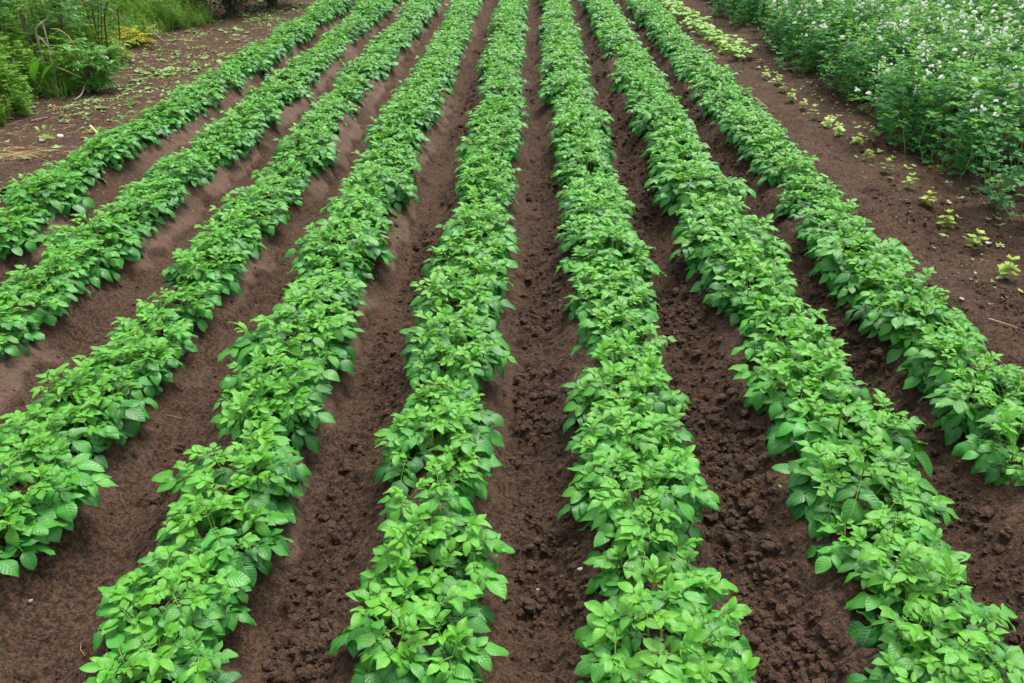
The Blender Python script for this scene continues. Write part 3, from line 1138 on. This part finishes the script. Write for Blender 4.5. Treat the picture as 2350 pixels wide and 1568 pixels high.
stick('stick', [(207, 288), (223, 303)], 0.014, 0.010, 'short broken pale stick on the soil left of the leftmost row', M_STRAW, (0.012, 0.012))
stick('stick', [(170, 231), (190, 224), (208, 205)], 0.008, 0.006, 'bent pale stick leaning out of the undergrowth onto the soil', M_TWIG, (0.012, 0.04, 0.16))
stick('stick', [(348, 87), (377, 98)], 0.010, 0.007, 'straight thin stick lying below the tall grass at the soil edge', M_TWIG, (0.06, 0.012))
stick('stick', [(187, 300), (225, 296)], 0.006, 0.005, 'thin straw-coloured stick lying beside the short broken one', M_STRAW, (0.010, 0.010))
stick('stick', [(70, 273), (108, 267)], 0.008, 0.006, 'grey stick lying along the front edge of the undergrowth', M_TWIG, (0.012, 0.012))
stick('straw', [(1733, 222), (1763, 244)], 0.0035, 0.0025, 'single dry straw stem on the soil right of the rightmost row', M_STRAW, (0.010, 0.010), 'straw')
stick('straw', [(2268, 733), (2310, 752), (2335, 757)], 0.003, 0.002, 'thin curved straw stem on the soil at the right frame edge', M_STRAW, (0.012, 0.02, 0.010), 'straw')

x, y = spot(36, 370, 0.03)
o = empty('straw_bundle', (x, y, ground1(x, y)))
g = np.random.default_rng(29)
b = Mesh()
for k in range(20):
    a = 0.30 + g.normal() * 0.30
    L = g.uniform(0.15, 0.45)
    c = np.array([g.normal() * 0.12, g.normal() * 0.08, 0.02 + 0.04 * g.uniform()])
    dv = np.array([math.cos(a), math.sin(a), g.normal() * 0.05]) * L / 2
    tube(b, smooth([c - dv, c + (0, 0, 0.02), c + dv], 6), 0.0024, 0.0014, 4)
b.obj('straw', M_STRAW, o)
tag(o, 'flattened bundle of dry golden straw at the left edge of the soil', 'straw')

# ------------------------------------------------------------------ wild bank on the left
def feather_plant(seed, tall=1.0):
    thin = seed % 2 == 0
    g = np.random.default_rng(seed)
    bl, bs = Mesh(), Mesh()
    for i in range(int(g.integers(5, 8))):
        az = g.uniform(0, 6.28)
        pts, dend = arc((g.normal() * 0.05, g.normal() * 0.05, -0.03), direction(az, g.uniform(0.95, 1.5)), 0.1, g.uniform(0.35, 0.62) * tall, 9)
        tube(bs, pts, 0.0035, 0.0015, 4)
        for k in range(1, 9):
            for q in range(2):
                D = direction(g.uniform(0, 6.28), g.uniform(0.1, 0.8))
                pinnate(bl, None, pts[k], D, g.uniform(0.07, 0.13) * (1.15 - 0.06 * k), 6 if thin else 4, 0.034 if thin else 0.055, 0.24 if thin else 0.42, g, droop=0.5,
                        tint=(g.uniform(0.1, 0.9), 0.3 * (k > 6) * g.uniform()), nt=3, nu=3)
    return bl, bs


def grass_tuft(seed, h=0.5, n=60, dry=0.1, spread=0.10):
    g = np.random.default_rng(seed)
    b = Mesh()
    for _ in range(n):
        az = g.uniform(0, 6.28)
        D = direction(az, g.uniform(0.75, 1.45))
        L = h * g.uniform(0.5, 1.15)
        S = np.cross(D, (0, 0, 1.0))
        leaf(b, np.array([g.normal() * spread, g.normal() * spread, -0.02]), D, unit(np.cross(S, D)), L, 0.009 * g.uniform(0.7, 1.3), fold=0.25,
             arch=g.uniform(0.2, 1.5), curl=0, wave=0, tint=(g.uniform(), 1.0 if g.uniform() < dry else 0.1 * g.uniform(), 0), g=g, p1=0.2, p2=0.5, nt=6, nu=3)
    return b


fe = [feather_plant(2600 + i) for i in range(6)]
gr = [grass_tuft(2700 + i, h=(0.35, 0.5, 0.65)[i % 3]) for i in range(6)]
CLEAR = [spot(306, 106, 0.05), spot(268, 133, 0.05), spot(222, 205, 0.05), spot(78, 222, 0.05), spot(290, 118, 0.05)]
ml, ms, mg = Mesh(), Mesh(), Mesh()
g = np.random.default_rng(31)
for _ in range(3000):
    x, y = g.uniform(-11.5, -4.9), g.uniform(5.6, 18.5)
    u, v, d = project(np.array([x, y, 0.3]))
    edge = float(np.interp(y, (5.5, 7.2, 8.0, 9.0, 10.0, 11.3, 12.3, 13.2, 14.0, 15.0), (-5.3, -5.0, -4.68, -4.68, -5.05, -5.4, -5.35, -5.0, -5.3, -5.9)))
    edge += 0.07 * math.sin(y * 5.1) + g.normal() * 0.05
    if u < -0.12 or x > edge:
        continue
    depth = edge - x
    if any(math.hypot(x - qx - 0.12, y - qy + 0.2) < 0.26 for qx, qy in CLEAR):
        continue
    if g.uniform() > (0.9 if depth < 2.2 else 0.45):
        continue
    s = (0.50 + 0.50 * float(sstep(0, 0.6, depth))) * g.uniform(0.8, 1.2)
    a = g.uniform(0, 6.28)
    mt = np.eye(4)
    mt[:3, :3] = np.array([[math.cos(a), -math.sin(a), 0], [math.sin(a), math.cos(a), 0], [0, 0, 1]]) * s
    mt[:3, 3] = (x, y, ground1(x, y))
    grassy = 0.10 if y < 10.5 else 0.62
    if g.uniform() < grassy:
        mg.merge(gr[g.integers(6)], mt)
    else:
        k = g.integers(6)
        ml.merge(fe[k][0], mt)
        ms.merge(fe[k][1], mt)
tag(mg.obj('tall_grass', M_GRASS), 'tall bright green grass filling the wild bank left of the field', 'grass', kind='stuff')
o = ml.obj('feathery_weeds', M_FEATHER)
tag(o, 'dense feathery yellow-green weeds covering the wild bank at upper left', 'weeds', kind='stuff')
ms.obj('stem', M_STEM, o)


def pinnate_shrub(name, px, py, lab, mat, height, nbr, leaflen, size, narrow, seed, pairs=5, width=0.45, cat='shrub', tone=0.5, youth=0.0, stems=M_BARK, z0=0.05, low=0.15):
    g = np.random.default_rng(seed)
    x, y = spot(px, py, z0)
    z = ground1(x, y)
    o = empty(name, (x, y, z))
    bl, bs = Mesh(), Mesh()
    for i in range(nbr):
        az = i * 2.4 + g.uniform(-0.3, 0.3)
        pts, dend = arc((g.normal() * 0.03, g.normal() * 0.03, -0.04), unit((math.cos(az) * width * g.uniform(0.2, 1), math.sin(az) * width * g.uniform(0.2, 1), 1)), 0.1,
                        height * g.uniform(0.6, 1.0), 9)
        tube(bs, pts, 0.008, 0.003, 5)
        for k in range(9):
            f = k / 8
            if f < low:
                continue
            for q in range(2 if f < 1 else 4):
                D = direction(k * 2.4 + q * 3.14 + g.uniform(-0.5, 0.5) + az, g.uniform(0.05, 0.75))
                pinnate(bl, bs, pts[k], D, leaflen * g.uniform(0.75, 1.15), pairs, size, narrow, g, droop=0.8,
                        tint=(np.clip(tone + g.uniform(-0.3, 0.3), 0, 1), youth * g.uniform()), nt=5, nu=3)
    bl.obj('foliage', mat, o)
    bs.obj('stem', stems, o)
    tag(o, lab, cat)
    return o


pinnate_shrub('leafy_shrub', 222, 205, 'low bright green shrub with feather-shaped leaves at the edge of the soil', M_ELDER, 0.55, 9, 0.20, 0.075, 0.36, 3001, width=0.75, tone=0.7)
pinnate_shrub('leafy_shrub', 150, 175, 'dark green shrub with long feather-shaped leaves behind the bright one', M_ELDER, 1.25, 8, 0.27, 0.095, 0.32, 3002, width=0.45, tone=0.3, low=0.3)
pinnate_shrub('leafy_shrub', 232, 138, 'tall thin-stemmed shrub with drooping feather leaves above the yellow plant', M_ELDER, 1.35, 6, 0.25, 0.085, 0.32, 3003, width=0.35, tone=0.55, low=0.5)
pinnate_shrub('leafy_shrub', 8, 150, 'feather-leaved shrub rising behind the wooden stake at the left edge', M_ELDER, 1.4, 7, 0.25, 0.09, 0.32, 3006, width=0.5, tone=0.45, low=0.45, z0=0.2)
pinnate_shrub('yellowing_plant', 306, 106, 'bright yellow fern-like plant at the edge of the bank', M_YELLOW, 0.36, 5, 0.22, 0.06, 0.40, 3004, width=0.9, cat='plant', tone=0.6, stems=M_STEM)
pinnate_shrub('yellowing_plant', 268, 133, 'smaller half yellow feather-leaved plant beside thin dark stems', M_YELLOW, 0.32, 4, 0.20, 0.06, 0.38, 3005, width=0.8, cat='plant', tone=0.4, youth=0.9, stems=M_STEM)

# dock with broad leaves
x, y = spot(78, 222, 0.05)
z = ground1(x, y)
o = empty('dock_plant', (x, y, z))
b, s = Mesh(), Mesh()
g = np.random.default_rng(33)
for k in range(8):
    az = k * 2.4
    d = direction(az, g.uniform(0.7, 1.25))
    pts, dd_ = arc((0, 0, -0.01), d, -0.1, 0.22, 4)
    tube(s, pts, 0.006, 0.004, 5)
    leaf(b, pts[-1], dd_, unit(np.array([0, 0, 1.0]) - dd_[2] * dd_), g.uniform(0.24, 0.34), g.uniform(0.075, 0.10), fold=0.3, arch=g.uniform(0.2, 0.9), curl=0.1,
         tint=(g.uniform(0.2, 0.9), 0.3 * g.uniform(), 0), g=g, p1=0.6, p2=0.6, nt=9, nu=5)
b.obj('foliage', M_ELDER, o)
s.obj('stem', M_STEM, o)
tag(o, 'dock plant with long broad leaves among the feathery weeds', 'plant')


def rise(px, py, up, z=0.1):
    x, y = spot(px, py, z)
    return np.array([x, y, ground1(x, y) + up])


def sight(px, py, yy):
    """the point of the sight line through a photo point at the vertical plane y = yy"""
    f = LENS / 36.0 * 2350
    v = _cm @ np.array([(px - 1175) / f, -(py - 784) / f, -1.0])
    t = yy / v[1]
    return CAM + v * t


yb = rise(75, 165, 0)[1]
top, bot = sight(47, 22, yb), sight(64, 110, yb)
bot[2] = ground1(bot[0], bot[1]) - 0.1
b = Mesh()
tube(b, smooth([bot - bot, (top - bot) * 0.5 + (0.01, 0, 0), top - bot], 10), 0.027, 0.024, 10)
n_ = top - bot
b.add(np.array([[0.0242 * math.cos(a), 0.0242 * math.sin(a), 0] for a in np.arange(10) * 0.6283]) + n_ + (0, 0, -0.002),
      tris=[(0, i, i + 1) for i in range(1, 9)])
o = b.obj('wooden_stake', M_STAKE)
o.location = bot
tag(o, 'weathered brown wooden stake standing in the wild bank', 'stake')

a0, a1 = sight(80, 92, yb + 0.1), sight(70, 20, yb + 0.1)
a0[2] = ground1(a0[0], a0[1]) - 0.02
o = empty('hogweed', a0)
b, s = Mesh(), Mesh()
tube(s, smooth([a0 - a0, (a1 - a0) * 0.5 + (0.02, 0, 0), a1 - a0], 8), 0.016, 0.012, 8)
for k in range(26):
    pinnate(b, s, a1 - a0 + g.normal(size=3) * 0.03, direction(k * 2.4, g.uniform(-0.1, 0.9)), g.uniform(0.16, 0.26), 7, 0.06, 0.2, g, droop=0.8, tint=(0.4, 0.1), nt=3, nu=3)
b.obj('foliage', M_FEATHER, o)
s.obj('stem', M_STEM, o)
tag(o, 'thick green stalk with a feathery top beside the wooden stake', 'plant')

ys_ = rise(131, 205, 0)[1]
p = [sight(131, 208, ys_), sight(120, 150, ys_ + 0.05), sight(112, 110, ys_ + 0.1), sight(98, 52, ys_ + 0.15)]
p[0][2] = ground1(p[0][0], p[0][1]) - 0.02
stalk('dead_stalk', p, 0.011, 0.006, 'tall grey dead stalk rising from the front of the bank', M_TWIG, 'stalk', twigs=[(p[2], sight(90, 85, ys_ + 0.2), sight(84, 92, ys_ + 0.25))])
p = [sight(84, 85, ys_ + 0.3), sight(86, 62, ys_ + 0.3), sight(105, 46, ys_ + 0.35), sight(112, 42, ys_ + 0.35)]
p.insert(0, np.array([p[0][0], p[0][1], ground1(p[0][0], p[0][1]) - 0.02]))
stalk('dead_stalk', p, 0.014, 0.008, 'crooked pale dead stalk bending right beside the thick green stalk', M_TWIG, 'stalk')
p = [sight(177, 120, ys_ + 0.2), sight(158, 86, ys_ + 0.2), sight(136, 69, ys_ + 0.2), sight(116, 66, ys_ + 0.2)]
p.insert(0, np.array([p[0][0], p[0][1], ground1(p[0][0], p[0][1]) - 0.02]))
stalk('dry_grass_stem', p, 0.006, 0.003, 'arching dry grass stem above the bright green shrub', M_STRAW, 'grass stem')
p = [sight(186, 178, ys_), sight(155, 164, ys_), sight(125, 152, ys_ + 0.05)]
stalk('dry_grass_stem', p, 0.006, 0.004, 'pale straw stem leaning against the bright green shrub', M_STRAW, 'grass stem')
yd = rise(245, 128, 0)[1]
p = [sight(246, 130, yd), sight(243, 80, yd), sight(240, 40, yd), sight(246, 5, yd)]
p[0][2] = ground1(p[0][0], p[0][1]) - 0.02
stalk('dark_stem', p, 0.014, 0.008, 'slim dark upright stem behind the half yellow plant', M_BARK, 'stem')
p = [sight(272, 100, yd + 0.6), sight(273, 60, yd + 0.6), sight(270, 20, yd + 0.6)]
p[0][2] = ground1(p[0][0], p[0][1]) - 0.02
stalk('dark_stem', p, 0.012, 0.008, 'slim greyish stem left of the bright yellow plant', M_BARK, 'stem')
p = [sight(170, 8, yb + 0.5), sight(195, 6, yb + 0.5), sight(215, -3, yb + 0.5)]
stalk('dead_stalk', p, 0.010, 0.005, 'pale bare branch lying across the top of the bank', M_TWIG, 'stalk', twigs=[(p[0], sight(205, 7, yb + 0.5), sight(235, 5, yb + 0.45))])


# ------------------------------------------------------------------ bushes and trees behind the bank
def bush_meshes(seed, rx, rz, n, lsize, z0=0.15, trunk=0.05):
    g = np.random.default_rng(seed)
    bl, bs = Mesh(), Mesh()
    cl = []
    for k in range(int(n / 45)):
        d = g.normal(size=3)
        d /= np.linalg.norm(d)
        r = g.uniform(0.35, 1.0) ** 0.6
        c = np.array([d[0] * rx * r, d[1] * rx * r, z0 + rz * (1 + d[2] * r)])
        cl.append(c)
        base = np.array([g.normal() * 0.06, g.normal() * 0.06, -0.05])
        midp = np.array([c[0] * 0.45, c[1] * 0.45, c[2] * 0.6])
        if k % 2 == 0:
            tube(bs, smooth([base, midp, c], 7), trunk * g.uniform(0.3, 0.7), 0.006, 5)
        for q in range(45):
            p = c + g.normal(size=3) * np.array([0.20, 0.20, 0.16]) * (rx / 1.0) ** 0.5
            D = direction(g.uniform(0, 6.28), g.uniform(-0.7, 0.5))
            nrm = unit(np.array([0, 0, 1.0]) - D[2] * D + g.normal(size=3) * 0.4)
            L = lsize * g.uniform(0.7, 1.3)
            leaf(bl, p, D, nrm, L, L * 0.5, fold=0.2, arch=0.5, curl=0.1, tint=(g.uniform(), 0.25 * g.uniform() * (d[2] > 0.2), 0), g=g, nt=4, nu=3)
    return bl, bs


tp = []
for sd, rx, rz, n, ls, z0, tr in ((3101, 0.9, 0.85, 3200, 0.085, 0.1, 0.05), (3102, 1.1, 1.2, 4200, 0.095, 0.15, 0.07), (3103, 1.8, 1.5, 6500, 0.11, 0.9, 0.16)):
    bl, bs = bush_meshes(sd, rx, rz, n, ls, z0, tr)
    if tr > 0.1:
        tube(bs, smooth([(0, 0, -0.1), (0.05, 0.02, 1.0), (0, 0, 2.4)], 8), 0.16, 0.07, 9)
    tp.append((bl.data('bush leaves %d' % sd, M_BUSH), bs.data('bush wood %d' % sd, M_BARK)))

g = np.random.default_rng(41)
for x, y, kind, s, lab in ((-7.6, 8.6, 0, 1.0, 'dark bush behind the wooden stake at the left edge'),
                           (-7.7, 10.5, 1, 1.0, 'tall dark bush behind the feather-leaved shrubs'),
                           (-7.4, 12.4, 1, 0.95, 'dark bush behind the bright yellow plant'),
                           (-6.9, 14.2, 1, 0.9, 'dark bush behind the tall grass at the top edge'),
                           (*spot(535, 42), 0, 0.80, 'dark bush at the far end of the tall grass'),
                           (*spot(628, 22), 0, 0.72, 'small dark bush at the top edge nearest the leftmost potato row'),
                           (-9.6, 9.5, 2, 1.0, 'tree with dark crown at the far left behind the bank'),
                           (-9.2, 12.8, 2, 1.05, 'tree with dark crown rising behind the tall dark bush'),
                           (-8.6, 16.0, 2, 1.1, 'tree with dark crown behind the grass at the top edge'),
                           (-5.6, 19.0, 2, 1.2, 'tree with dark crown shading the far end of the field')):
    o = empty('tree' if kind == 2 else 'bush', (x, y, ground1(x, y)), g.uniform(0, 6.28), s)
    part('crown' if kind == 2 else 'foliage', tp[kind][0], o)
    part('trunk' if kind == 2 else 'stem', tp[kind][1], o)
    tag(o, lab, 'tree' if kind == 2 else 'bush', 'trees behind the wild bank' if kind == 2 else 'dark bushes behind the wild bank')
#SURROUND_END


# ------------------------------------------------------------------ light
world = bpy.data.worlds.new('World')
scene.world = world
world.use_nodes = True
nt = world.node_tree
bg = nt.nodes['Background']
sky = nt.nodes.new('ShaderNodeTexSky')
sky.sky_type = 'NISHITA'
sky.sun_disc = False
SUN_EL, SUN_AZ = R(62), R(25)          # azimuth from +y towards +x
sky.sun_elevation = SUN_EL
sky.sun_rotation = SUN_AZ
sky.air_density = 1.0
sky.dust_density = 3.0
sky.ozone_density = 1.0
hs = nt.nodes.new('ShaderNodeHueSaturation')     # an overcast sky is whiter than a clear one
hs.inputs['Saturation'].default_value = 0.28
nt.links.new(sky.outputs[0], hs.inputs['Color'])
nt.links.new(hs.outputs[0], bg.inputs[0])
bg.inputs[1].default_value = 0.13
sun = bpy.data.lights.new('sun', 'SUN')
sun.energy = 1.5
sun.angle = R(22)
sun.color = (1.0, 0.95, 0.88)
so = bpy.data.objects.new('sun', sun)
dirv = Vector((math.sin(SUN_AZ) * math.cos(SUN_EL), math.cos(SUN_AZ) * math.cos(SUN_EL), math.sin(SUN_EL)))
so.rotation_euler = dirv.to_track_quat('Z', 'Y').to_euler()
so.location = dirv * 30
COL.objects.link(so)

scene.view_settings.view_transform = 'Standard'
scene.view_settings.look = 'None'
scene.view_settings.exposure = 1.30
scene.view_settings.gamma = 1.0
scene.cycles.max_bounces = 6
scene.cycles.diffuse_bounces = 3
scene.cycles.transmission_bounces = 4
scene.cycles.use_denoising = True
